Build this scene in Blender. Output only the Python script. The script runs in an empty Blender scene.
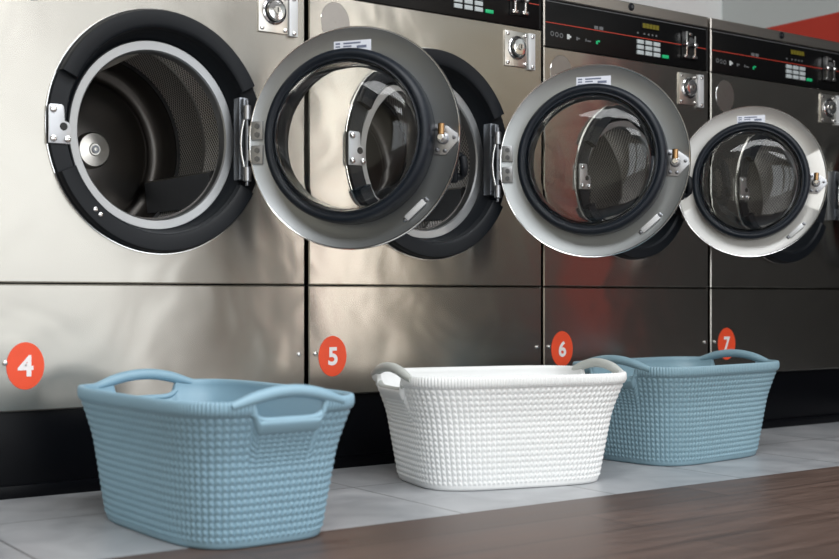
import bpy, bmesh, math, random
import numpy as np
from mathutils import Vector, Matrix
random.seed(4)
PI = math.pi
scene = bpy.context.scene
COL = scene.collection

# ------------------------------------------------------------------ materials
def new_mat(name):
    m = bpy.data.materials.new(name); m.use_nodes = True
    nt = m.node_tree
    return m, nt, nt.nodes['Principled BSDF']

def srgb(r, g, b):
    f = lambda c: (c/255/12.92) if c/255 <= .04045 else ((c/255+.055)/1.055)**2.4
    return (f(r), f(g), f(b), 1)

def simple(name, col, rough=.5, metal=0., var=.06, scale=40., bump=0., coat=0., spec=.5, emit=None):
    """procedural: slight noise variation of tone and roughness"""
    m, nt, b = new_mat(name)
    tc = nt.nodes.new('ShaderNodeTexCoord')
    nz = nt.nodes.new('ShaderNodeTexNoise'); nz.inputs['Scale'].default_value = scale; nz.inputs['Detail'].default_value = 3
    nt.links.new(tc.outputs['Object'], nz.inputs['Vector'])
    mix = nt.nodes.new('ShaderNodeMix'); mix.data_type = 'RGBA'
    mix.inputs[6].default_value = tuple(c*(1-var) for c in col[:3])+(1,)
    mix.inputs[7].default_value = tuple(min(1, c*(1+var)) for c in col[:3])+(1,)
    nt.links.new(nz.outputs['Fac'], mix.inputs[0]); nt.links.new(mix.outputs[2], b.inputs['Base Color'])
    b.inputs['Roughness'].default_value = rough; b.inputs['Metallic'].default_value = metal
    b.inputs['Coat Weight'].default_value = coat; b.inputs['Specular IOR Level'].default_value = spec
    if bump:
        bp = nt.nodes.new('ShaderNodeBump'); bp.inputs['Strength'].default_value = bump; bp.inputs['Distance'].default_value = .002
        nt.links.new(nz.outputs['Fac'], bp.inputs['Height']); nt.links.new(bp.outputs['Normal'], b.inputs['Normal'])
    if emit:
        b.inputs['Emission Color'].default_value = col; b.inputs['Emission Strength'].default_value = emit
    return m

def brushed(name, col, rough, warp=.25, fine=.10, aniso=0.):
    """stainless sheet: fine horizontal grain, large soft dents, streaky roughness"""
    m, nt, b = new_mat(name)
    tc = nt.nodes.new('ShaderNodeTexCoord')
    mp = nt.nodes.new('ShaderNodeMapping'); mp.inputs['Scale'].default_value = (6, 6, 900)
    nt.links.new(tc.outputs['Object'], mp.inputs['Vector'])
    g = nt.nodes.new('ShaderNodeTexNoise'); g.inputs['Scale'].default_value = 1.; g.inputs['Detail'].default_value = 2
    nt.links.new(mp.outputs['Vector'], g.inputs['Vector'])
    oi = nt.nodes.new('ShaderNodeObjectInfo')
    big = nt.nodes.new('ShaderNodeTexNoise'); big.noise_dimensions = '4D'
    big.inputs['Scale'].default_value = 4.2; big.inputs['Detail'].default_value = 1.5; big.inputs['Distortion'].default_value = .8
    mul = nt.nodes.new('ShaderNodeMath'); mul.operation = 'MULTIPLY'; mul.inputs[1].default_value = 20
    nt.links.new(oi.outputs['Random'], mul.inputs[0]); nt.links.new(mul.outputs[0], big.inputs['W'])
    nt.links.new(tc.outputs['Object'], big.inputs['Vector'])
    b1 = nt.nodes.new('ShaderNodeBump'); b1.inputs['Strength'].default_value = warp; b1.inputs['Distance'].default_value = .02
    nt.links.new(big.outputs['Fac'], b1.inputs['Height'])
    b2 = nt.nodes.new('ShaderNodeBump'); b2.inputs['Strength'].default_value = fine; b2.inputs['Distance'].default_value = .0006
    nt.links.new(g.outputs['Fac'], b2.inputs['Height']); nt.links.new(b1.outputs['Normal'], b2.inputs['Normal'])
    nt.links.new(b2.outputs['Normal'], b.inputs['Normal'])
    mr = nt.nodes.new('ShaderNodeMapRange'); mr.inputs['To Min'].default_value = rough*.95; mr.inputs['To Max'].default_value = rough*1.06
    nt.links.new(g.outputs['Fac'], mr.inputs['Value']); nt.links.new(mr.outputs['Result'], b.inputs['Roughness'])
    mix = nt.nodes.new('ShaderNodeMix'); mix.data_type = 'RGBA'
    mix.inputs[6].default_value = tuple(c*.985 for c in col)+(1,); mix.inputs[7].default_value = tuple(c*1.015 for c in col)+(1,)
    nt.links.new(g.outputs['Fac'], mix.inputs[0]); nt.links.new(mix.outputs[2], b.inputs['Base Color'])
    b.inputs['Metallic'].default_value = 1
    if aniso:
        tv = nt.nodes.new('ShaderNodeCombineXYZ'); tv.inputs[2].default_value = 1
        nt.links.new(tv.outputs[0], b.inputs['Tangent']); b.inputs['Anisotropic'].default_value = aniso
    return m

def perforated():
    m, nt, b = new_mat('perforated_drum_steel')
    uv = nt.nodes.new('ShaderNodeUVMap'); uv.uv_map = 'UVMap'
    vo = nt.nodes.new('ShaderNodeTexVoronoi'); vo.voronoi_dimensions = '2D'; vo.inputs['Randomness'].default_value = 0
    sp = nt.nodes.new('ShaderNodeMapping'); sp.inputs['Rotation'].default_value = (0, 0, PI/4); sp.inputs['Scale'].default_value = (1, 1, 1)
    nt.links.new(uv.outputs['UV'], sp.inputs['Vector']); nt.links.new(sp.outputs['Vector'], vo.inputs['Vector']); vo.inputs['Scale'].default_value = 112
    r = nt.nodes.new('ShaderNodeMapRange'); r.inputs['From Min'].default_value = .30; r.inputs['From Max'].default_value = .38
    nt.links.new(vo.outputs['Distance'], r.inputs['Value'])
    mix = nt.nodes.new('ShaderNodeMix'); mix.data_type = 'RGBA'
    mix.inputs[6].default_value = (.006, .006, .006, 1); mix.inputs[7].default_value = (.95, .92, .88, 1)
    nt.links.new(r.outputs['Result'], mix.inputs[0]); nt.links.new(mix.outputs[2], b.inputs['Base Color'])
    mm = nt.nodes.new('ShaderNodeMath'); mm.operation = 'MULTIPLY'; mm.inputs[1].default_value = .7; nt.links.new(r.outputs['Result'], mm.inputs[0]); nt.links.new(mm.outputs[0], b.inputs['Metallic']); b.inputs['Roughness'].default_value = .38
    return m

def glass_mat():
    m, nt, b = new_mat('door_glass_clear')
    b.inputs['Base Color'].default_value = (.93, .95, .95, 1); b.inputs['Roughness'].default_value = .0
    b.inputs['Transmission Weight'].default_value = 1; b.inputs['IOR'].default_value = 1.3
    nz = nt.nodes.new('ShaderNodeTexNoise'); nz.inputs['Scale'].default_value = 9
    mr = nt.nodes.new('ShaderNodeMapRange'); mr.inputs['To Min'].default_value = 0; mr.inputs['To Max'].default_value = .004
    nt.links.new(nz.outputs['Fac'], mr.inputs['Value']); nt.links.new(mr.outputs['Result'], b.inputs['Roughness'])
    return m

def tile_mat():
    m, nt, b = new_mat('grey_stone_tile')
    geo = nt.nodes.new('ShaderNodeNewGeometry'); sx = nt.nodes.new('ShaderNodeSeparateXYZ'); nt.links.new(geo.outputs['Position'], sx.inputs[0])
    def line(sock, origin, pitch, half):
        a = nt.nodes.new('ShaderNodeMath'); a.operation = 'SUBTRACT'; nt.links.new(sock, a.inputs[0]); a.inputs[1].default_value = origin - pitch/2
        p = nt.nodes.new('ShaderNodeMath'); p.operation = 'FLOORED_MODULO'; nt.links.new(a.outputs[0], p.inputs[0]); p.inputs[1].default_value = pitch
        s = nt.nodes.new('ShaderNodeMath'); s.operation = 'SUBTRACT'; nt.links.new(p.outputs[0], s.inputs[0]); s.inputs[1].default_value = pitch/2
        c = nt.nodes.new('ShaderNodeMath'); c.operation = 'ABSOLUTE'; nt.links.new(s.outputs[0], c.inputs[0])
        d = nt.nodes.new('ShaderNodeMath'); d.operation = 'LESS_THAN'; nt.links.new(c.outputs[0], d.inputs[0]); d.inputs[1].default_value = half
        return d.outputs[0]
    l1 = line(sx.outputs[0], .715, .4585, .0022); l2 = line(sx.outputs[1], -.281, .4585, .0022)
    mx = nt.nodes.new('ShaderNodeMath'); mx.operation = 'MAXIMUM'; nt.links.new(l1, mx.inputs[0]); nt.links.new(l2, mx.inputs[1])
    n1 = nt.nodes.new('ShaderNodeTexNoise'); n1.inputs['Scale'].default_value = 7; n1.inputs['Detail'].default_value = 6; n1.inputs['Distortion'].default_value = .6
    nt.links.new(geo.outputs['Position'], n1.inputs['Vector'])
    cr = nt.nodes.new('ShaderNodeValToRGB'); cr.color_ramp.elements[0].position = .3; cr.color_ramp.elements[1].position = .7
    cr.color_ramp.elements[0].color = srgb(146, 149, 153); cr.color_ramp.elements[1].color = srgb(178, 180, 183)
    nt.links.new(n1.outputs['Fac'], cr.inputs[0])
    mix = nt.nodes.new('ShaderNodeMix'); mix.data_type = 'RGBA'; nt.links.new(mx.outputs[0], mix.inputs[0])
    nt.links.new(cr.outputs[0], mix.inputs[6]); mix.inputs[7].default_value = srgb(84, 86, 88)
    nt.links.new(mix.outputs[2], b.inputs['Base Color'])
    b.inputs['Roughness'].default_value = .34
    bp = nt.nodes.new('ShaderNodeBump'); bp.inputs['Strength'].default_value = .08; bp.inputs['Distance'].default_value = .003
    nt.links.new(n1.outputs['Fac'], bp.inputs['Height']); nt.links.new(bp.outputs['Normal'], b.inputs['Normal'])
    return m

def wood_mat():
    m, nt, b = new_mat('brown_wood_planks')
    geo = nt.nodes.new('ShaderNodeNewGeometry')
    br = nt.nodes.new('ShaderNodeTexBrick'); br.offset = .37; br.inputs['Scale'].default_value = 1
    br.inputs['Brick Width'].default_value = 1.25; br.inputs['Row Height'].default_value = .155; br.inputs['Mortar Size'].default_value = .003
    br.inputs['Color1'].default_value = (.30, .30, .30, 1); br.inputs['Color2'].default_value = (.68, .68, .68, 1); br.inputs['Mortar'].default_value = (0, 0, 0, 1)
    br.inputs['Mortar Smooth'].default_value = .2
    off = nt.nodes.new('ShaderNodeMapping'); off.inputs['Location'].default_value = (.2, .703, 0)
    nt.links.new(geo.outputs['Position'], off.inputs['Vector']); nt.links.new(off.outputs['Vector'], br.inputs['Vector'])
    mp = nt.nodes.new('ShaderNodeMapping'); mp.inputs['Scale'].default_value = (1.6, 22, 1); nt.links.new(geo.outputs['Position'], mp.inputs['Vector'])
    n1 = nt.nodes.new('ShaderNodeTexNoise'); n1.inputs['Scale'].default_value = 2; n1.inputs['Detail'].default_value = 6; n1.inputs['Distortion'].default_value = 1.2
    nt.links.new(mp.outputs['Vector'], n1.inputs['Vector'])
    cr = nt.nodes.new('ShaderNodeValToRGB'); cr.color_ramp.elements[0].position = .3; cr.color_ramp.elements[1].position = .72
    cr.color_ramp.elements[0].color = srgb(76, 60, 53); cr.color_ramp.elements[1].color = srgb(104, 86, 78)
    nt.links.new(n1.outputs['Fac'], cr.inputs[0])
    mix = nt.nodes.new('ShaderNodeMix'); mix.data_type = 'RGBA'; mix.blend_type = 'OVERLAY'; mix.inputs[0].default_value = .45
    nt.links.new(cr.outputs[0], mix.inputs[6]); nt.links.new(br.outputs['Color'], mix.inputs[7])
    nt.links.new(mix.outputs[2], b.inputs['Base Color'])
    mr = nt.nodes.new('ShaderNodeMapRange'); mr.inputs['To Min'].default_value = .32; mr.inputs['To Max'].default_value = .5
    nt.links.new(n1.outputs['Fac'], mr.inputs['Value']); nt.links.new(mr.outputs['Result'], b.inputs['Roughness'])
    bp = nt.nodes.new('ShaderNodeBump'); bp.inputs['Strength'].default_value = .1; bp.inputs['Distance'].default_value = .002
    nt.links.new(n1.outputs['Fac'], bp.inputs['Height']); nt.links.new(bp.outputs['Normal'], b.inputs['Normal'])
    return m

def side_wall_mat():
    """painted wall: red up to a level line, pale grey above"""
    m, nt, b = new_mat('red_and_grey_wall_paint')
    geo = nt.nodes.new('ShaderNodeNewGeometry'); sx = nt.nodes.new('ShaderNodeSeparateXYZ'); nt.links.new(geo.outputs['Position'], sx.inputs[0])
    c = nt.nodes.new('ShaderNodeMath'); c.operation = 'LESS_THAN'; nt.links.new(sx.outputs[2], c.inputs[0]); c.inputs[1].default_value = 1.68
    nz = nt.nodes.new('ShaderNodeTexNoise'); nz.inputs['Scale'].default_value = 3
    mg = nt.nodes.new('ShaderNodeMix'); mg.data_type = 'RGBA'; mg.inputs[6].default_value = srgb(196, 202, 201); mg.inputs[7].default_value = srgb(206, 211, 210)
    nt.links.new(nz.outputs['Fac'], mg.inputs[0])
    mix = nt.nodes.new('ShaderNodeMix'); mix.data_type = 'RGBA'; nt.links.new(c.outputs[0], mix.inputs[0])
    nt.links.new(mg.outputs[2], mix.inputs[6]); mix.inputs[7].default_value = srgb(196, 54, 34)
    nt.links.new(mix.outputs[2], b.inputs['Base Color']); b.inputs['Roughness'].default_value = .6
    return m

M = dict(
    steel=brushed('brushed_stainless_sheet', (.46, .44, .40), .25, .20, .002, .8),
    cap=brushed('brushed_stainless_cap', (.55, .52, .48), .33, .05),
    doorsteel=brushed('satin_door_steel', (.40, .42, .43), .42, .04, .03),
    doorsteel_lit=brushed('satin_door_steel_lit', (.50, .525, .53), .42, .04, .03),  # same door steel, lighter base colour stands in for more light
    doorsteel_fully_lit=brushed('satin_door_steel_fully_lit', (.80, .80, .78), .45, .04, .03),  # same steel again, strongest light put into the base colour
    ring=brushed('polished_mouth_steel', (.43, .44, .45), .40, .03, .01),
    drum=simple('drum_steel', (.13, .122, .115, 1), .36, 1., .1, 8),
    ridge=simple('drum_seam_steel', (.6, .59, .57, 1), .35, 1.),
    hub=simple('hub_steel', (.66, .64, .60, 1), .3, 1.),
    perf=perforated(),
    chrome=simple('chrome', (.78, .78, .78, 1), .14, 1., .03),
    zinc=simple('zinc_plate', (.47, .48, .50, 1), .38, 1., .06, 60),
    white_metal=simple('white_coated_metal', srgb(206, 208, 210), .35, .3),
    brass=simple('brass', (.38, .23, .11, 1), .28, 1.),
    bolt=simple('dark_bolt', (.22, .23, .25, 1), .35, 1.),
    black=simple('black_moulded_plastic', srgb(11, 16, 22), .5, 0, .1, 30, .05, 0, .3),
    rubber=simple('black_rubber', srgb(17, 25, 35), .45, 0, .12, 20, 0, 0, .4),
    kick=simple('black_kick_steel', srgb(7, 8, 12), .3, 0, .2, 6, 0, 0, .14),
    dark=simple('dark_sheet', srgb(16, 16, 17), .55),
    panel=simple('black_gloss_panel', srgb(11, 11, 12), .3, 0, .1, 10, 0, 0, .18),
    redline=simple('red_line_print', srgb(176, 56, 40), .5),
    key=simple('grey_key', srgb(176, 184, 186), .5),
    green=simple('green_key', srgb(20, 165, 105), .45, emit=.15),
    lcd=simple('olive_display', srgb(104, 96, 26), .35, emit=.04),
    print_grey=simple('grey_print', srgb(96, 98, 100), .6),
    print_white=simple('white_print', srgb(190, 194, 194), .6),
    logo=simple('faded_round_logo', (.36, .34, .32, 1), .4, 1.),
    orange=simple('orange_red_vinyl', srgb(240, 82, 46), .45),
    white=simple('white_vinyl', srgb(244, 240, 240), .45),
    paper=simple('paper_sticker', srgb(222, 226, 236), .6),
    ink=simple('grey_ink', srgb(110, 118, 140), .6),
    glass=glass_mat(),
    blue=simple('powder_blue_plastic', srgb(138, 172, 190), .42, 0, .04, 12),
    blue2=simple('dusty_blue_plastic', srgb(130, 160, 173), .42, 0, .04, 12),
    bwhite=simple('white_plastic', srgb(236, 238, 238), .42, 0, .02, 12),
    bgrey=simple('grey_white_plastic', srgb(196, 200, 196), .45, 0, .02, 12),
    tile=tile_mat(), wood=wood_mat(), sidewall=side_wall_mat(),
    wallwhite=simple('white_wall_paint', srgb(246, 248, 247), .7, 0, .03, 3),
    taupe=simple('taupe_reflection_panel', srgb(78, 72, 62), .6, 0, .05, 4),
    beige=simple('beige_reflection_panel', srgb(190, 176, 150), .6, 0, .05, 4),
    leaf=simple('dull_hinge_steel', (.30, .32, .35, 1), .45, 1.),
    wallfront=simple('beige_wall_paint', srgb(225, 218, 200), .7, 0, .03, 3),
    ceil=simple('ceiling_paint', srgb(128, 128, 128), .8, 0, .02, 3),
    charcoal=simple('charcoal_reflection_panel', srgb(14, 14, 18), .5, 0, .1, 5),
    frame=simple('window_frame_paint', srgb(70, 72, 74), .5),
    lamp=simple('lamp_diffuser', (1, .97, .92, 1), .5, emit=6.),
)

# ------------------------------------------------------------------ mesh builder
class MB:
    def __init__(s): s.v = []; s.f = []; s.m = []; s.mats = []; s.uv = {}
    def mi(s, mat):
        if mat not in s.mats: s.mats.append(mat)
        return s.mats.index(mat)
    def add(s, verts, faces, mat, T=None):
        o = len(s.v); k = s.mi(mat)
        s.v += [tuple(T @ Vector(p)) if T is not None else tuple(p) for p in verts]
        s.f += [tuple(o+i for i in f) for f in faces]; s.m += [k]*len(faces)
        return o
    def box(s, a, b, mat, bev=0., T=None, seg=2):
        bm = bmesh.new(); bmesh.ops.create_cube(bm, size=1)
        for v in bm.verts:
            v.co = Vector([(a[i]+b[i])/2 + v.co[i]*(b[i]-a[i]) for i in range(3)])
        if bev: bmesh.ops.bevel(bm, geom=bm.edges[:], offset=bev, segments=seg, profile=.6, affect='EDGES')
        s.bm(bm, mat, T)
    def bm(s, bm, mat, T=None):
        bm.verts.index_update()
        s.add([v.co[:] for v in bm.verts], [[v.index for v in f.verts] for f in bm.faces], mat, T); bm.free()
    def lathe(s, prof, mat, c=(0, 0, 0), sx=1., n=96, a0=0., a1=2*PI, closed=False, T=None, caps=False):
        """profile of (r, y) about the y axis; x = r cos, z = r sin; mat may be a list per profile segment"""
        full = abs(a1-a0-2*PI) < 1e-6
        na = n if full else n+1
        ang = [a0+(a1-a0)*i/n for i in range(na)]
        V = []
        for (r, y) in prof:
            for t in ang: V.append((c[0]+sx*r*math.cos(t), c[1]+y, c[2]+r*math.sin(t)))
        P = len(prof); segs = P if closed else P-1
        base = len(s.v)
        s.v += [tuple(T @ Vector(p)) if T is not None else p for p in V]
        for j in range(segs):
            j2 = (j+1) % P
            k = s.mi(mat[j] if isinstance(mat, list) else mat)
            for i in range(n):
                i2 = (i+1) % na
                s.f.append((base+j*na+i, base+j*na+i2, base+j2*na+i2, base+j2*na+i)); s.m.append(k)
        if caps:
            k = s.mi(mat[0] if isinstance(mat, list) else mat)
            for i in (0, na-1):
                s.f.append(tuple(base+j*na+i for j in range(P))); s.m.append(k)
    def cyl(s, p0, p1, r, mat, n=20, r1=None, bev=0., T=None):
        p0, p1 = Vector(p0), Vector(p1); d = (p1-p0); L = d.length; d.normalize()
        q = Vector((0, 1, 0)).rotation_difference(d).to_matrix().to_4x4()
        X = Matrix.Translation(p0) @ q
        if T is not None: X = T @ X
        r1 = r if r1 is None else r1
        pr = [(0, 0), (r-bev, 0), (r, bev), (r1, L-bev), (r1-bev, L), (0, L)] if bev else [(0, 0), (r, 0), (r1, L), (0, L)]
        s.lathe(pr, mat, n=n, T=X)
    def dome(s, p, r, h, mat, T=None, n=14):
        """bolt head / rivet facing -y"""
        s.lathe([(r, 0), (r, -h*.35), (r*.85, -h*.75), (r*.5, -h*.97), (0.0001, -h)], mat, c=p, n=n, T=T)
    def tube(s, pts, rx, mat, rz=None, n=12, T=None, caps=True):
        """swept elliptical tube"""
        pts = [Vector(p) for p in pts]; rz = rz or rx
        V = []; F = []
        prev = None
        for i, p in enumerate(pts):
            t = (pts[min(i+1, len(pts)-1)]-pts[max(i-1, 0)]).normalized()
            if prev is None:
                up = Vector((1, 0, 0)) if abs(t.x) < .9 else Vector((0, 0, 1))
                a = (up - t*up.dot(t)).normalized()
            else: a = (prev - t*prev.dot(t)).normalized()
            prev = a; b = t.cross(a)
            fx = rx[i] if isinstance(rx, (list, tuple)) else rx; fz = rz[i] if isinstance(rz, (list, tuple)) else rz
            for k in range(n):
                w = 2*PI*k/n; V.append(p + a*(fx*math.cos(w)) + b*(fz*math.sin(w)))
        for i in range(len(pts)-1):
            for k in range(n):
                F.append((i*n+k, i*n+(k+1) % n, (i+1)*n+(k+1) % n, (i+1)*n+k))
        if caps: F.append(tuple(range(n))); F.append(tuple((len(pts)-1)*n+k for k in range(n)))
        s.add(V, F, mat, T)
    def prism(s, poly, y0, y1, mat, T=None, bev=0.):
        """outline in x, z extruded from y0 to y1"""
        bm = bmesh.new()
        vs = [bm.verts.new((x, y0, z)) for x, z in poly]; f = bm.faces.new(vs)
        r = bmesh.ops.extrude_face_region(bm, geom=[f])
        for v in r['geom']:
            if isinstance(v, bmesh.types.BMVert): v.co.y = y1
        bmesh.ops.recalc_face_normals(bm, faces=bm.faces[:])
        if bev: bmesh.ops.bevel(bm, geom=bm.edges[:], offset=bev, segments=2, profile=.6, affect='EDGES')
        s.bm(bm, mat, T)
    def build(s, name, parent=None, smooth=True, angle=35, recalc=True):
        me = bpy.data.meshes.new(name); me.from_pydata(s.v, [], s.f)
        for m in s.mats: me.materials.append(M[m])
        me.polygons.foreach_set('material_index', s.m)
        me.update()
        if recalc:
            bm = bmesh.new(); bm.from_mesh(me); bmesh.ops.remove_doubles(bm, verts=bm.verts[:], dist=1e-6)
            bmesh.ops.recalc_face_normals(bm, faces=bm.faces[:]); bm.to_mesh(me); bm.free()
        if smooth:
            me.polygons.foreach_set('use_smooth', [True]*len(me.polygons)); me.set_sharp_from_angle(angle=math.radians(angle))
        o = bpy.data.objects.new(name, me); COL.objects.link(o); o.parent = parent
        return o

def empty(name, loc, rz=0., parent=None):
    o = bpy.data.objects.new(name, None); COL.objects.link(o); o.location = loc; o.rotation_euler = (0, 0, rz); o.parent = parent
    o.empty_display_size = .05
    return o
def tag(o, label, cat, group=None):
    o['label'] = label; o['category'] = cat
    if group: o['group'] = group
    return o
def struct(o): o['kind'] = 'structure'; return o

def text_mesh(ch):
    cu = bpy.data.curves.new('digit_curve', 'FONT'); cu.body = ch; cu.size = 1; cu.offset = .03; cu.extrude = .0
    ob = bpy.data.objects.new('digit_tmp', cu); COL.objects.link(ob)
    dg = bpy.context.evaluated_depsgraph_get(); dg.update()
    me = bpy.data.meshes.new_from_object(ob.evaluated_get(dg))
    v = [tuple(p.co) for p in me.vertices]; f = [tuple(p.vertices) for p in me.polygons]
    bpy.data.objects.remove(ob); bpy.data.curves.remove(cu); bpy.data.meshes.remove(me)
    xs = [p[0] for p in v]; ys = [p[1] for p in v]
    x0, x1, y0, y1 = min(xs), max(xs), min(ys), max(ys)
    return [((p[0]-x0)/(x1-x0)-.5, (p[1]-y0)/(y1-y0)-.5) for p in v], f

# ------------------------------------------------------------------ washing machines
SQ = .95           # the round parts are very slightly narrower than tall
DOOR_ROT = math.radians(-53)

def panel_with_hole(mb, x0, x1, z0, z1, cx, cz, r, mat, ch=.003, n=96):
    """flat sheet with a round hole, chamfered outer edge"""
    ang = sorted(set([2*PI*i/n for i in range(n)] + [math.atan2(zz-cz, xx-cx) % (2*PI) for xx in (x0+ch, x1-ch) for zz in (z0+ch, z1-ch)]))
    V = []; N = len(ang)
    def hit(t, X0, X1, Z0, Z1):
        c, s = math.cos(t), math.sin(t)
        k = min([((X1-cx)/c if c > 1e-9 else (X0-cx)/c if c < -1e-9 else 1e9), ((Z1-cz)/s if s > 1e-9 else (Z0-cz)/s if s < -1e-9 else 1e9)])
        return cx+c*k, cz+s*k
    for t in ang: V.append((cx+SQ*r*math.cos(t), .02, cz+r*math.sin(t)))
    for t in ang: V.append((cx+SQ*r*math.cos(t), 0, cz+r*math.sin(t)))
    for t in ang:
        x, z = hit(t, x0+ch, x1-ch, z0+ch, z1-ch); V.append((x, 0, z))
    for t in ang:
        x, z = hit(t, x0+ch, x1-ch, z0+ch, z1-ch)
        V.append((x0 if abs(x-x0-ch) < 1e-6 else x1 if abs(x-x1+ch) < 1e-6 else x, ch, z0 if abs(z-z0-ch) < 1e-6 else z1 if abs(z-z1+ch) < 1e-6 else z))
    for i in range(N): p = V[3*N+i]; V.append((p[0], .02, p[2]))
    F = []
    for k in range(4):
        for i in range(N):
            j = (i+1) % N; F.append((k*N+i, k*N+j, (k+1)*N+j, (k+1)*N+i))
    mb.add(V, F, mat)

def sheet(mb, x0, x1, z0, z1, mat, ch=.003, y=0., depth=.02):
    V = [(x0+ch, y, z0+ch), (x1-ch, y, z0+ch), (x1-ch, y, z1-ch), (x0+ch, y, z1-ch)]
    V += [(x0, y+ch, z0), (x1, y+ch, z0), (x1, y+ch, z1), (x0, y+ch, z1)] + [(x0, y+depth, z0), (x1, y+depth, z0), (x1, y+depth, z1), (x0, y+depth, z1)]
    F = [(0, 1, 2, 3)] + [(a+i, a+(i+1) % 4, a+4+(i+1) % 4, a+4+i) for a in (0, 4) for i in range(4)] + [(11, 10, 9, 8)]
    mb.add(V, F, mat)

def make_door(washer, k, hx, zc, rot, face='doorsteel', SQ=.95):
    """round porthole door hung on a hinge; door frame: +x to the latch, -y the inner face that now looks into the room"""
    E = empty('door', (hx, -.048, zc), rot, washer)
    R = .279*k; cx = SQ*R+.006
    def L(mb, prof, mat, closed=False): mb.lathe([(r*k, y*k) for r, y in prof], mat, c=(cx, 0, 0), sx=SQ, closed=closed, n=128)
    mb = MB()   # steel ring, rolled edge and outer shell
    L(mb, [(.192, .002), (.208, .0), (.2715, 0), (.275, -.004), (.2775, -.0045), (.279, -.002), (.279, .006), (.277, .012), (.271, .014), (.268, .046), (.250, .060), (.205, .064), (.195, .058), (.192, .04)],
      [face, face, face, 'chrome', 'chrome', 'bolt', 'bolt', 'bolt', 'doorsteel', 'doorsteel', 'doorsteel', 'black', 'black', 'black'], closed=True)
    ring = mb.build('door_ring', E, angle=50)
    mb = MB()
    L(mb, [(.2165, .001), (.2165, -.036), (.2150, -.052), (.2100, -.061), (.2035, -.0645), (.1975, -.063), (.1935, -.0575), (.1905, -.0565), (.1880, -.0585), (.1860, -.055), (.1852, -.020), (.1852, .03), (.192, .03)], 'rubber', closed=True)
    mb.build('door_gasket', E, angle=60)
    mb = MB()
    out = [(.1846, .012), (.1840, -.050), (.180, -.072), (.170, -.088), (.154, -.099), (.124, -.107), (.082, -.112), (.04, -.114), (.0004, -.1145)]
    inn = [(.0004, -.1105), (.04, -.110), (.082, -.108), (.123, -.103), (.151, -.0955), (.1665, -.0855), (.176, -.0705), (.1800, -.050), (.1806, .012)]
    L(mb, out+inn, 'glass', closed=True)
    mb.build('door_glass', E, angle=80)
    # latch plate with boss and brass pin
    mb = MB(); lx = cx+SQ*.2365*k; lz = -.012*k
    poly = [(-.024, -.038), (.006, -.040), (.036, -.008), (.036, .010), (.010, .030), (-.021, .036), (-.024, .030)]
    mb.prism([(lx+x*k, lz+z*k) for x, z in poly], -.0035, 0, 'zinc', bev=.0008)
    for x, z in ((-.015, -.028), (.027, .002), (-.015, .024), (.004, -.030)): mb.dome((lx+x*k, -.0035, lz+z*k), .005*k, .003, 'bolt')
    mb.cyl((lx, -.003, lz), (lx, -.020, lz), .015*k, 'zinc', r1=.013*k, bev=.002)
    mb.cyl((lx, -.018, lz), (lx, -.034, lz), .0085*k, 'chrome', bev=.002)
    mb.cyl((lx, -.026, lz+.006*k), (lx+.001, -.026, lz+.034*k), .0085*k, 'brass', bev=.0015)
    mb.build('door_latch', E)['label'] = 'zinc latch plate with a brass pin'
    # rating sticker with printed lines
    mb = MB(); sx0 = cx-.047*k; z0 = .2135*k; w, h = .098*k, .030*k
    mb.box((sx0, -.0012, z0), (sx0+w, -.0002, z0+h), 'paper')
    for (a, b2, c, d) in ((.05, .17, .72, .86), (.26, .72, .72, .86), (.05, .17, .48, .6), (.26, .48, .48, .6), (.62, .88, .34, .56), (.04, .48, .10, .32)):
        mb.box((sx0+a*w, -.0016, z0+c*h), (sx0+b2*w, -.0011, z0+d*h), 'ink')
    mb.build('door_sticker', E, smooth=False)['label'] = 'white paper rating sticker'
    # small catch bar low on the latch side
    mb = MB(); an = math.radians(-48)
    T = Matrix.Translation((cx+SQ*.2475*k*math.cos(an), 0, .2475*k*math.sin(an))) @ Matrix.Rotation(-math.radians(42), 4, 'Y')
    mb.box((-.031*k, -.007, -.008*k), (.031*k, -.0005, .008*k), 'white_metal', .003, T)
    for x in (-.036*k, .036*k): mb.dome((x, 0, 0), .006*k, .004, 'bolt', T=T)
    mb.box((-.041*k, -.0015, -.006*k), (.041*k, 0, .006*k), 'zinc', .0006, T)
    mb.build('door_catch', E)
    # pull handle on the outer face, its grip standing past the rim
    mb = MB(); hxx = cx+R*SQ
    mb.box((hxx-.05*k, .05, -.115*k), (hxx-.022*k, .066, -.035*k), 'black', .006)
    mb.tube([(hxx-.035*k, .062, -.10*k), (hxx-.018*k, .072, -.098*k), (hxx-.010*k, .066, -.092*k), (hxx-.007*k, .060, -.075*k), (hxx-.010*k, .064, -.055*k), (hxx-.018*k, .072, -.048*k), (hxx-.035*k, .062, -.046*k)], .010*k, 'black')
    mb.build('door_handle', E)
    # hinge: two bolted brackets on the door, knuckles round the pin, bowed link
    mb = MB()
    for zz in (.030, -.032):
        mb.box((.013, -.006, (zz-.024)*k), (.046*k, .0, (zz+.024)*k), 'zinc', .002)
        mb.box((.002, -.004, (zz-.014)*k), (.016, .002, (zz+.014)*k), 'zinc', .0015)
        for dz in (-.011, .011):
            mb.cyl((.031*k, -.005, (zz+dz)*k), (.031*k, -.0095, (zz+dz)*k), .0075*k, 'bolt', n=6)
    for zz in (.078, -.080):
        mb.cyl((0, 0, (zz-.019)*k), (0, 0, (zz+.019)*k), .0105*k, 'zinc', bev=.0015)
    mb.cyl((0, 0, -.11*k), (0, 0, .11*k), .005*k, 'bolt')
    mb.tube([(-.006, -.004, .062*k), (-.012, -.006, .03*k), (-.014, -.007, 0), (-.012, -.006, -.03*k), (-.006, -.004, -.062*k)], .0035, 'chrome')
    mb.build('door_hinge', E)
    return E

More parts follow.
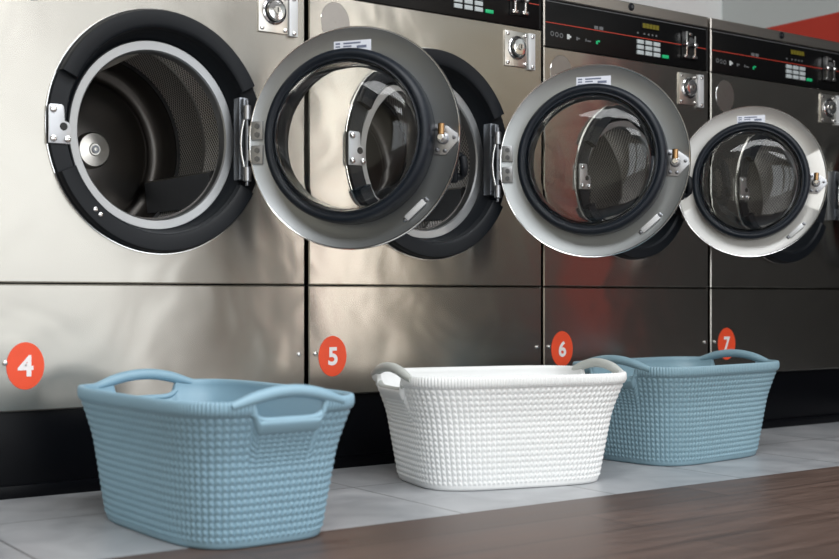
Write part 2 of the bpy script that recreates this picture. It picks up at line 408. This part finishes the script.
def make_washer(x0, w, k, digit, digit_w, sticker_x, label, hadj=0.):
    big = k == 1.
    zc = .867 if big else .838
    cx = .403 if big else .380
    zb = 1.272 if big else 1.225          # lower edge of the control fascia
    zt = zb+.144; top = zt+.038
    seam = .4935
    W = empty('washing_machine', (x0, 0, 0)); tag(W, label, 'washing machine', 'row of steel coin washing machines')
    def L(mb, prof, mat, dz=0, **kw): mb.lathe([(r*k, y) for r, y in prof], mat, c=(cx, 0, zc+dz), sx=SQ, **kw)
    # carcass, open to the front
    mb = MB(); t = .006; a, b = .003, w-.003
    for lo, hi in (((a, .018, 0), (a+t, .93, top-.004)), ((b-t, .018, 0), (b, .93, top-.004)), ((a, .92, 0), (b, .93, top-.004)), ((a, .02, top-.012), (b, .93, top-.002))):
        mb.box(lo, hi, 'dark')
    mb.box((a, .06, .0), (b, .9, .19), 'dark')
    mb.build('cabinet', W, smooth=False)
    mb = MB(); panel_with_hole(mb, 0, w, seam+.0022, zb-.002, cx, zc, .262*k, 'steel'); mb.build('front_panel', W, angle=30)
    mb = MB(); sheet(mb, 0, w, .2, seam-.0015, 'steel'); mb.build('lower_panel', W, smooth=False)
    mb = MB(); mb.box((0, .012, .006), (w, .06, .198), 'kick', .002); mb.box((0, .004, .0), (w, .02, .03), 'kick', .003); mb.build('kick_plate', W)
    mb = MB(); sheet(mb, 0, w, zt+.0015, top, 'cap', .003, 0, .3)
    mb.build('top_trim', W, smooth=False)
    mb = MB(); mb.cyl((.376*w/.747, .002, zt+.023), (.376*w/.747, -.004, zt+.023), .0125, 'black', bev=.002); mb.cyl((.376*w/.747, -.003, zt+.023), (.376*w/.747, -.006, zt+.023), .005, 'bolt')
    mb.build('top_lock', W)
    # ---- control fascia
    mb = MB(); sheet(mb, .0, .007, zb, zt, 'cap'); sheet(mb, w-.007, w, zb, zt, 'panel')
    mb.box((.007, .003, zb), (w-.007, .03, zt), 'panel', .002)
    mb.box((.012, .0016, zt-.0065), (w-.012, .0035, zt-.0045), 'print_grey'); 
    CP = mb.build('control_panel', W, angle=30)
    ox, oz = (.087, .05) if big else (0, 0)
    mb = MB(); zl = zb+.074; mb.box((.008, .0018, zl-.0012), (w-.008, .0035, zl+.0012), 'redline'); mb.build('red_stripe', CP, smooth=False)
    mb = MB(); mb.box((ox+.424, .0005, oz+1.329), (ox+.513, .004, oz+1.351), 'panel', .002)
    for i in range(5): mb.box((ox+.430+i*.0155, .0, oz+1.3325), (ox+.4435+i*.0155, .002, oz+1.3475), 'lcd')
    mb.build('display', CP)
    for i in range(3):
        for j in range(3):
            mb = MB(); xx = ox+.4035+i*.0385; zz = oz+1.2445+j*.0172
            mb.box((xx, -.002, zz), (xx+.030, .004, zz+.0132), 'key', .0018); mb.build('keypad_key', CP)
    mb = MB(); mb.box((ox+.521, -.002, oz+1.2445), (ox+.551, .004, oz+1.2555), 'green', .002); mb.build('start_button', CP)
    # printed programme icons and the marks under the display, each its own piece
    def icon(mat, *boxes):
        m2 = MB()
        for a_, b_, c_, d_ in boxes: m2.box((a_, .002, c_), (b_, .0035, d_), mat)
        return m2.build('panel_icon', CP, smooth=False)
    ix = ox*.6
    for i in range(3):
        m2 = MB(); m2.lathe([(.0045, .0), (.0075, .0)], 'print_grey', c=(ix+.036+i*.019, .0024, oz+1.2665-i*.001), n=16); m2.build('panel_icon', CP, smooth=False)
    icon('print_white', (ix+.098, ix+.108, oz+1.257, oz+1.272), (ix+.1075, ix+.115, oz+1.262, oz+1.268))
    icon('print_grey', (ix+.137, ix+.1435, oz+1.258, oz+1.268), (ix+.143, ix+.152, oz+1.262, oz+1.266))
    icon('print_grey', (ix+.176, ix+.181, oz+1.259, oz+1.267)); icon('print_grey', (ix+.184, ix+.200, oz+1.259, oz+1.263))
    icon('green', (ix+.222, ix+.2295, oz+1.256, oz+1.266), (ix+.229, ix+.239, oz+1.263, oz+1.2685))
    icon('print_grey', (ix+.214, ix+.231, oz+1.302, oz+1.3125)); icon('print_grey', (ix+.236, ix+.253, oz+1.302, oz+1.3125))
    for q in (.406, .436, .456, .474, .492): icon('print_grey', (ox+q, ox+q+.007, oz+1.311, oz+1.3165))
    mb = MB(); sx_, sz_ = ox+.619, oz+1.256      # coin slot casting: reflections on its chrome shaped as posts, bridge and feet
    mb.box((sx_-.004, .0, sz_-.004), (sx_+.074, .0045, sz_+.092), 'panel', .003)
    for xx in (.010, .050):
        mb.box((sx_+xx-.0045, -.012, sz_+.004), (sx_+xx+.0045, .003, sz_+(.088 if xx < .03 else .075)), 'chrome', .003)
        mb.cyl((sx_+xx, .002, sz_+.044), (sx_+xx, -.018, sz_+.044), .009, 'chrome', bev=.003)
        mb.box((sx_+xx-.011, -.010, sz_+.0), (sx_+xx+.014, .003, sz_+.010), 'chrome', .003)
    mb.box((sx_+.024, -.008, sz_+.076), (sx_+.040, .003, sz_+.085), 'chrome', .002)
    mb.build('coin_slot', CP)
    # ---- coin vault lock
    lx = (.679 if big else .597); lz0 = (1.148 if big else 1.101)
    mb = MB(); mb.box((lx, -.005, lz0), (lx+.088, .002, lz0+.105), 'hub', .0025)
    mb.box((lx+.090, -.010, lz0-.004), (lx+.116, .002, lz0+.105), 'white_metal', .002)
    LK = mb.build('coin_lock', W)
    mb = MB(); c3 = (lx+.046, -.005, lz0+.056)
    mb.lathe([(.036, 0), (.035, -.004), (.031, -.006), (.030, -.001), (.0285, -.001), (.0275, -.010), (.024, -.0155), (.012, -.017), (.0001, -.017)], ['chrome', 'chrome', 'bolt', 'bolt', 'bolt', 'chrome', 'chrome', 'chrome'], c=c3, n=40)
    mb.lathe([(.010, -.0165), (.009, -.021), (.0001, -.021)], 'hub', c=c3, n=24)
    mb.box((c3[0]-.0018, c3[1]-.0216, c3[2]-.006), (c3[0]+.0018, c3[1]-.0205, c3[2]+.006), 'dark')
    mb.build('lock_cylinder', LK)
    for xx, zz in ((.010, .010), (.010, .095), (.080, .010), (.080, .095), (.103, .004), (.103, .094)):
        mb = MB(); mb.dome((lx+xx, -.005 if xx < .09 else -.010, lz0+zz), .0062, .0045, 'chrome'); mb.build('lock_screw', LK)
    # round faded logo
    mb = MB(); mb.lathe([(.001, -.0008), (.052, -.0008), (.0535, -.0008), (.0545, .0)], ['logo', 'logo', 'chrome'], c=(.083 if big else .072, 0, 1.2 if big else 1.149), sx=.86, n=48)
    mb.build('round_logo', W)
    # ---- black porthole frame with two raised arcs
    mb = MB()
    def LF(mb, prof, mat, **kw): mb.lathe([(r*k, y) for r, y in prof], mat, c=(cx, 0, zc), sx=.968, **kw)
    LF(mb, [(.297, .001), (.297, -.007), (.294, -.011), (.252, -.011), (.245, .006), (.238, .028), (.229, .036), (.229, .05), (.262, .05)], 'black')
    for d0, d1 in ((27, 155), (203, 331)):
        LF(mb, [(.2945, -.009), (.2945, -.024), (.291, -.030), (.258, -.032), (.251, -.027), (.248, -.009)], 'black', a0=math.radians(d0), a1=math.radians(d1), n=64, closed=True, caps=True)
    LF(mb, [(.2965, .001), (.2985, -.004), (.3005, -.004), (.3015, .001)], 'chrome', n=128)
    PF = mb.build('porthole_frame', W, angle=40)
    mb = MB(); L(mb, [(.2345, .040), (.2340, .030), (.2315, .0275), (.2110, .0295), (.2075, .034), (.2065, .044), (.2065, .062), (.215, .066)], 'ring', -.005, n=128); mb.build('mouth_ring', PF, angle=28)
    S = lambda pts: [(cx+x*k, zc+z*k) for x, z in pts]
    mb = MB(); mb.prism(S([(-.286, -.048), (-.234, -.048), (-.231, -.012), (-.237, .002), (-.247, .005), (-.249, .038), (-.254, .043), (-.282, .043), (-.286, .038)]), -.0155, -.0105, 'zinc', bev=.001)
    for x, z in ((-.275, .031), (-.275, -.037), (-.241, -.037)): mb.dome((cx+x*k, -.0155, zc+z*k), .0085*k, .006, 'chrome')
    mb.lathe([(.0001, -.0163), (.0085*k, -.0163), (.0095*k, -.0155)], 'dark', c=(cx-.250*k, 0, zc-.008*k), n=20)
    mb.build('strike_plate', PF)['label'] = 'zinc strike plate with three bolts'
    for d in (226.6, 230.3):
        mb = MB(); t_ = math.radians(d); rr = .2735*k; mb.dome((cx+SQ*rr*math.cos(t_), -.0315, zc+rr*math.sin(t_)), .0062*k, .0035, 'chrome'); mb.build('frame_rivet', PF)
    hx = cx+SQ*.297*k*.93-.036*k+hadj
    mb = MB(); mb.box((hx-.012, -.030, zc-.108*k), (hx+.010, .001, zc+.100*k), 'leaf', .002)
    for zz in (.078, -.080): mb.box((hx-.010, -.048, zc+(zz-.017)*k), (hx+.004, -.026, zc+(zz+.017)*k), 'leaf', .002)
    mb.build('hinge_leaf', PF)
    # ---- drum
    mb = MB()
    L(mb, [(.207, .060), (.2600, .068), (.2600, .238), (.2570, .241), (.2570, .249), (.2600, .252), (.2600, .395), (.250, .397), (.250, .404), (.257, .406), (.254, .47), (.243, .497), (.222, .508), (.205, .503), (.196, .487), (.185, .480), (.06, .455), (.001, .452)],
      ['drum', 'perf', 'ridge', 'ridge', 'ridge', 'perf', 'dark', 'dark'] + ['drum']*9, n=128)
    DR = mb.build('drum', W, angle=50, recalc=False)
    me = DR.data; uvl = me.uv_layers.new(name='UVMap')
    for p in me.polygons:
        cxm = sum((me.vertices[i].co.x-cx) for i in p.vertices)/len(p.vertices); czm = sum((me.vertices[i].co.z-zc) for i in p.vertices)/len(p.vertices)
        am = math.atan2(czm, cxm/SQ)
        for li in p.loop_indices:
            co = me.vertices[me.loops[li].vertex_index].co
            t_ = math.atan2(co.z-zc, (co.x-cx)/SQ)
            if t_-am > PI: t_ -= 2*PI
            if am-t_ > PI: t_ += 2*PI
            uvl.data[li].uv = (t_*.26*k, co.y)
    mb = MB(); L(mb, [(.050, .46), (.050, .428), (.045, .420), (.018, .416), (.016, .413), (.0001, .413)], 'hub', n=40)
    L(mb, [(.011, .413), (.011, .408), (.0001, .408)], 'bolt', n=16); L(mb, [(.005, .4078), (.0001, .4075)], 'hub', n=12)
    mb.build('drum_hub', DR)
    for d in (-24, 96, 216):
        mb = MB(); P_ = []
        for y in (.08, .47):
            sh = .97 if y > .2 else 1.
            for (r, da) in ((.2595*sh, 5), (.212*sh, 3), (.203*sh, 0), (.2595*sh, -17)):
                t_ = math.radians(d+da); P_.append((cx+SQ*r*k*math.cos(t_), y, zc+r*k*math.sin(t_)))
        mb.add(P_, [(0, 1, 5, 4), (3, 0, 4, 7), (0, 3, 2, 1), (4, 5, 6, 7)], 'dark'); mb.add(P_, [(1, 2, 6, 5)], 'hub'); mb.add(P_, [(2, 3, 7, 6)], 'leaf')  # lit edge and underside put into the colour with lighter steels
        mb.build('drum_lifter', DR, smooth=False)
    # ---- number sticker, panel screws
    mb = MB(); mb.lathe([(.0005, -.0012), (.054, -.0012), (.0545, -.0004)], 'orange', c=(sticker_x, 0, .304), sx=.822, n=64)
    ST = mb.build('number_sticker', W, smooth=False); ST['label'] = 'oval orange sticker with a white '+digit
    v, f = text_mesh(digit); mb = MB()
    mb.add([(sticker_x+px*digit_w, -.0022, .304+pz*.049) for px, pz in v], f, 'white'); o = mb.build('sticker_digit', ST, smooth=False, recalc=False); o['label'] = 'white numeral '+digit
    for xx in (.0195, w-.019):
        mb = MB(); mb.dome((xx, 0, .312), .0062, .005, 'chrome'); mb.build('panel_screw', W)
    return W, k, hx, zc

WL = 'brushed steel front loading washing machine with open round door and orange sticker number '
w4 = make_washer(.847, .822, 1., '4', .037, .067, WL+'4', -.008)
w5 = make_washer(1.682, .829, 1., '5', .030, .074, WL+'5', -.016)
w6 = make_washer(2.521, .747, .858, '6', .031, .074, WL+'6', -.052)
w7 = make_washer(3.281, .747, .858, '7', .032, .080, WL+'7', .08)
for (W_, k, hx, zc), rot, dz, face, sq in ((w4, DOOR_ROT, -.017, 'doorsteel', 1.0), (w5, DOOR_ROT, -.021, 'doorsteel_lit', .975), (w6, DOOR_ROT, -.009, 'doorsteel_fully_lit', .95), (w7, math.radians(-20), -.009, 'doorsteel_fully_lit', .95)):
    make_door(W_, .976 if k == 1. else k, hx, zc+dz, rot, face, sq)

# ------------------------------------------------------------------ laundry baskets
BA, BB, ba, bb, BH = .2965, .195, .240, .156, .275
def basket_mesh():
    """knitted-look tub: ribbed rim, flared wall, thickness, dips under the two handles"""
    NC = 116; PU = 8; NU = NC*PU
    rows = 17; PV = 7
    t = np.linspace(0, 2*PI, 4000, endpoint=False)
    def sup(A, B, n):
        c, s = np.cos(t), np.sin(t)
        return np.stack([A*np.sign(c)*np.abs(c)**(2/n), B*np.sign(s)*np.abs(s)**(2/n)], 1)
    def even(A, B, n):
        p = sup(A, B, n); d = np.linalg.norm(np.roll(p, -1, 0)-p, axis=1); L = np.r_[0, np.cumsum(d)]
        q = np.linspace(0, L[-1], NU, endpoint=False); pp = np.vstack([p, p[:1]])
        return np.stack([np.interp(q, L, pp[:, 0]), np.interp(q, L, pp[:, 1])], 1)
    shape = even(1., BB/BA, 4.7); shape_b = even(1., BB/BA, 4.0)    # unit outlines, long half axis 1: crisp rim, rounder foot
    def outline(s):                          # s: 0 bottom .. 1 rim (number or one value per vertex): flare profile
        s = np.broadcast_to(np.asarray(s, float), (NU,))
        w_ = np.clip(s/.93, 0, 1.); e = .68*w_ + .32*np.maximum(0, (w_-.62)/.38)**1.6
        A = ba+(BA-ba)*e; B = bb+(BB-bb)*e
        sh = shape_b+(shape-shape_b)*np.clip(w_*1.25, 0, 1)[:, None]
        return np.stack([sh[:, 0]*A, sh[:, 1]*(B/(BB/BA))], 1)
    nx = np.roll(shape, -1, 0)-np.roll(shape, 1, 0); nrm = np.stack([nx[:, 1], -nx[:, 0]], 1); nrm /= np.linalg.norm(nrm, axis=1)[:, None]
    u = np.arange(NU)/PU
    fu = u % 1
    # dip under handles
    yy = shape[:, 1]*BA; end = np.abs(shape[:, 0]) > .86
    rs = np.clip((.126-np.abs(yy))/.052, 0, 1); rise = np.where(end, rs*rs*(3-2*rs), 0.)*.013
    q = np.clip((.084-np.abs(yy))/.020, 0, 1); dip = np.where(end, q*q*(3-2*q), 0.)
    RIM = .028
    V = []
    def ring(s, z, off): 
        p = outline(s)+nrm*np.atleast_1d(off)[:, None] if np.ndim(off) else outline(s)+nrm*off
        V.append(np.c_[p, z*np.ones(NU)])
    # bottom edge
    ring(0, .004, -.012); ring(0, 0.0, -.006); ring(0, .002, -.001); ring(.01, .008, .001)
    zlo, zhi = .012, BH-RIM
    for j in range(rows*PV+1):
        v = j/PV; z = zlo+(zhi-zlo)*j/(rows*PV)
        z_arr = z - dip*.034*np.clip((z-.15)/(zhi-.15), 0, 1)
        fv = (v + .5*np.abs(2*fu-1)) % 1
        d = .0042*(np.sin(PI*fu)**.7)*(.16+.84*np.sin(PI*fv)**.8)-.0012
        edge = min(1, j/3., (rows*PV-j)/3.)
        ring((z-.5*(z-z_arr))/BH, z_arr, d*edge)
    # rim band: fine vertical ribs, rolled lip
    fr = (u*2) % 1; rib = .0022*np.sin(PI*fr)**.8
    ztop = BH-dip*.036+rise*(1-dip)
    flat = 1-dip
    for (fz, off, k) in ((0., .0005, 0), (.08, .0018, 1), (.35, .0030, 1), (.65, .0034, 1), (.85, .0030, 1), (.96, .0016, .8), (1., -.0008, .6)):
        zz = (BH-RIM-dip*.034)+(RIM-.002*dip+rise*(1-dip))*fz
        s = (BH-RIM+RIM*fz-.4*dip*.034)/BH
        ring(s, zz+(.0018*np.sin(PI*fr)*k if fz > .9 else 0)*flat, off+rib*k*flat+dip*.001)
    ring(1., ztop-.0008, -.0055); ring(.985, ztop-.004, -.0080)
    # inside
    for j in range(24):
        z = (BH-.012)*(1-j/24)+.010*(j/24)
        ring((z-.45*dip*.034*min(1, max(0, (z-.15)/(zhi-.15))))/BH, z-dip*.034*min(1, max(0, (z-.15)/(zhi-.15))), -.0068)
    ring(0, .008, -.02)
    V = np.array(V); nr = len(V)
    verts = V.reshape(-1, 3)
    idx = np.arange(NU); nxt = (idx+1) % NU
    F = []
    for r in range(nr-1):
        F.append(np.stack([r*NU+idx, r*NU+nxt, (r+1)*NU+nxt, (r+1)*NU+idx], 1))
    F = np.concatenate(F).tolist()
    F.append(list(range(NU-1, -1, -1))); F.append([(nr-1)*NU+i for i in range(NU)])
    me = bpy.data.meshes.new('basket_body'); me.from_pydata(verts.tolist(), [], F)
    me.polygons.foreach_set('use_smooth', [True]*len(me.polygons)); me.set_sharp_from_angle(angle=math.radians(75)); me.update()
    return me

def handle_mesh(name, sgn):
    """smooth arched grip over the dip, with a lip along the foot of the hole"""
    mb = MB()
    pts = []; rx = []; rz = []
    for i in range(33):
        t = i/32; y = -.122+.244*t; a = abs(2*t-1)
        h = BH-.008+.0235*(1-a*a)**1.25
        x = BA-.001-.005*a**3
        pts.append((sgn*x, y, h)); e = .66+.34*min(1, (1-a)*2.5)
        rx.append(.0115*e); rz.append(.0120*e)
    mb.tube(pts, rx, 'blue', rz, n=16)
    lip = []
    for i in range(25):
        t = i/24; y = -.078+.156*t; a = abs(2*t-1)
        lip.append((sgn*(BA-.0045), y, BH-.037+.014*a**7))
    mb.tube(lip, .0075, 'blue', .0062, n=12)
    o = mb.build(name, None, angle=80)
    return o

body_me = basket_mesh()
h_objs = [handle_mesh('basket_handle', 1), handle_mesh('basket_handle', -1)]
def make_basket(x, y, rz, mat, hmat, label):
    E = empty('laundry_basket', (x, y, 0), rz); tag(E, label, 'laundry basket', 'plastic laundry baskets on the tile floor')
    for nm, me, m in (('basket_tub', body_me, mat), ('basket_handle', h_objs[0].data, hmat), ('basket_handle', h_objs[1].data, hmat)):
        me2 = me.copy(); me2.materials.clear(); me2.materials.append(M[m])
        o = bpy.data.objects.new(nm, me2); COL.objects.link(o); o.parent = E
        if hmat != mat and nm == 'basket_handle': o['label'] = 'grey-white arched handle'
    return E
make_basket(1.119, -.523, -1.530, 'blue', 'blue', 'pale blue knit-pattern basket turned end-on in front of washer 4')
make_basket(2.013, -.374, -.2336, 'bwhite', 'bgrey', 'white knit-pattern plastic laundry basket with grey-white handles in front of washer 5')
make_basket(2.752, -.312, .10, 'blue2', 'blue2', 'dusty blue knit-pattern basket standing behind the white basket, in front of washer 6')
for o in h_objs: bpy.data.objects.remove(o)

# ------------------------------------------------------------------ room shell
def slab(name, lo, hi, mat, bev=0.):
    mb = MB(); mb.box(lo, hi, mat, bev); return struct(mb.build(name, smooth=False))
XL, XR, YB, YF, ZC = -2.6, 4.60, 1.02, -6.0, 2.95
slab('floor', (XL, -.703, -.05), (XR, YB, 0), 'tile')
slab('floor', (XL, YF, -.05), (XR, -.703, 0), 'wood')
slab('wall_back', (XL, YB, 0), (XR+.1, YB+.1, ZC), 'wallwhite')
slab('wall_left', (XL-.1, YF, 0), (XL, YB, ZC), 'wallfront')
slab('ceiling', (XL, YF, ZC), (XR, YB, ZC+.1), 'ceil')
# right wall: shop window far down; added unseen panels shape the steel's reflections
mb = MB()
for lo, hi in (((XR, -4.05, 0), (XR+.1, YB, ZC)), ((XR, YF, 0), (XR+.1, -4.45, ZC)), ((XR, -4.45, 0), (XR+.1, -4.05, .15)), ((XR, -4.45, 2.4), (XR+.1, -4.05, ZC))):
    mb.box(lo, hi, 'sidewall')
struct(mb.build('wall_right', smooth=False))
slab('reflection_panel_1', (XR-.03, -1.75, 0), (XR, .30, 2.35), 'charcoal', .004)
slab('reflection_panel_4', (XR-.03, -3.3, 0), (XR, -2.0, 1.298), 'charcoal', .004)
slab('reflection_panel_2', (XR-.02, -6., 0), (XR, -4.47, 2.3), 'taupe', .004)
slab('reflection_panel_3', (XR-.02, -4.03, 0), (XR, -3.32, 1.68), 'beige', .004)
slab('reflection_panel_5', (XR-.03, -3.3, 1.3), (XR, -2.05, 2.0), 'beige', .004)
# front wall: wide shop windows
mb = MB()
wins = ((-2.0, -.2), (.1, 1.9), (2.2, 4.2))
xs = [XL]+[e for w_ in wins for e in w_]+[XR]
for i in range(0, len(xs), 2): mb.box((xs[i], YF-.1, 0), (xs[i+1], YF, ZC), 'wallfront')
for a, b in wins: mb.box((a, YF-.1, 0), (b, YF, .06), 'wallfront'); mb.box((a, YF-.1, 2.5), (b, YF, ZC), 'wallfront')
struct(mb.build('wall_front', smooth=False))
for i, (a, b) in enumerate(wins):
    mb = MB(); m_ = (a+b)/2
    for lo, hi in (((a, YF-.08, .06), (a+.05, YF-.02, 2.5)), ((b-.05, YF-.08, .06), (b, YF-.02, 2.5)), ((a, YF-.08, .06), (b, YF-.02, .11)), ((a, YF-.08, 2.45), (b, YF-.02, 2.5)), ((m_-.025, YF-.08, .11), (m_+.025, YF-.02, 2.45))):
        mb.box(lo, hi, 'frame')
    struct(mb.build('window_%d' % (i+1), smooth=False))

# ------------------------------------------------------------------ light
world = bpy.data.worlds.new('daylight'); scene.world = world; world.use_nodes = True
bg = world.node_tree.nodes['Background']; bg.inputs[0].default_value = (.93, .97, 1., 1); bg.inputs[1].default_value = 1.0

def area(name, loc, size, power, rot, col=(1, 1, 1), sizey=None):
    l = bpy.data.lights.new(name, 'AREA'); l.energy = power; l.size = size; l.color = col
    if sizey: l.shape = 'RECTANGLE'; l.size_y = sizey
    o = bpy.data.objects.new(name, l); COL.objects.link(o); o.location = loc; o.rotation_euler = rot
    return o
for a, b in wins:
    area('window_daylight', ((a+b)/2, YF+.02, 1.28), b-a, 28, (math.radians(90), 0, 0), (.95, .98, 1), 2.44)
area('window_daylight', (XR+.06, -4.25, 1.3), .38, 22, (math.radians(90), 0, math.radians(90)), (1, .97, .9), 2.2)  # lamp added to strengthen this window's streak in the steel
area('ceiling_light', (.2, -2.2, ZC-.06), 2.4, 68, (0, 0, 0), (.98, .99, 1), 1.0)
area('ceiling_light', (2.6, -2.2, ZC-.06), 2.4, 60, (0, 0, 0), (.98, .99, 1), 1.0)
area('ceiling_light', (1.2, -4.4, ZC-.06), 2.4, 60, (0, 0, 0), (.98, .99, 1), 1.0)

# ------------------------------------------------------------------ camera
cam = bpy.data.cameras.new('camera'); co = bpy.data.objects.new('camera', cam); COL.objects.link(co); scene.camera = co
co.location = (0, -2.6971, .46); co.rotation_euler = (math.radians(90), 0, math.radians(-33.187))
cam.sensor_fit = 'HORIZONTAL'; cam.sensor_width = 36; cam.lens = 51.498; cam.shift_x = .1007; cam.shift_y = .02205
cam.clip_start = .02
cam.dof.use_dof = True; cam.dof.focus_distance = 3.25; cam.dof.aperture_fstop = 3.2

scene.view_settings.view_transform = 'Standard'
scene.view_settings.look = 'None'
scene.view_settings.exposure = 0
scene.cycles.max_bounces = 12; scene.cycles.transmission_bounces = 10; scene.cycles.glossy_bounces = 6
scene.cycles.use_denoising = True
scene.cycles.sample_clamp_indirect = 6
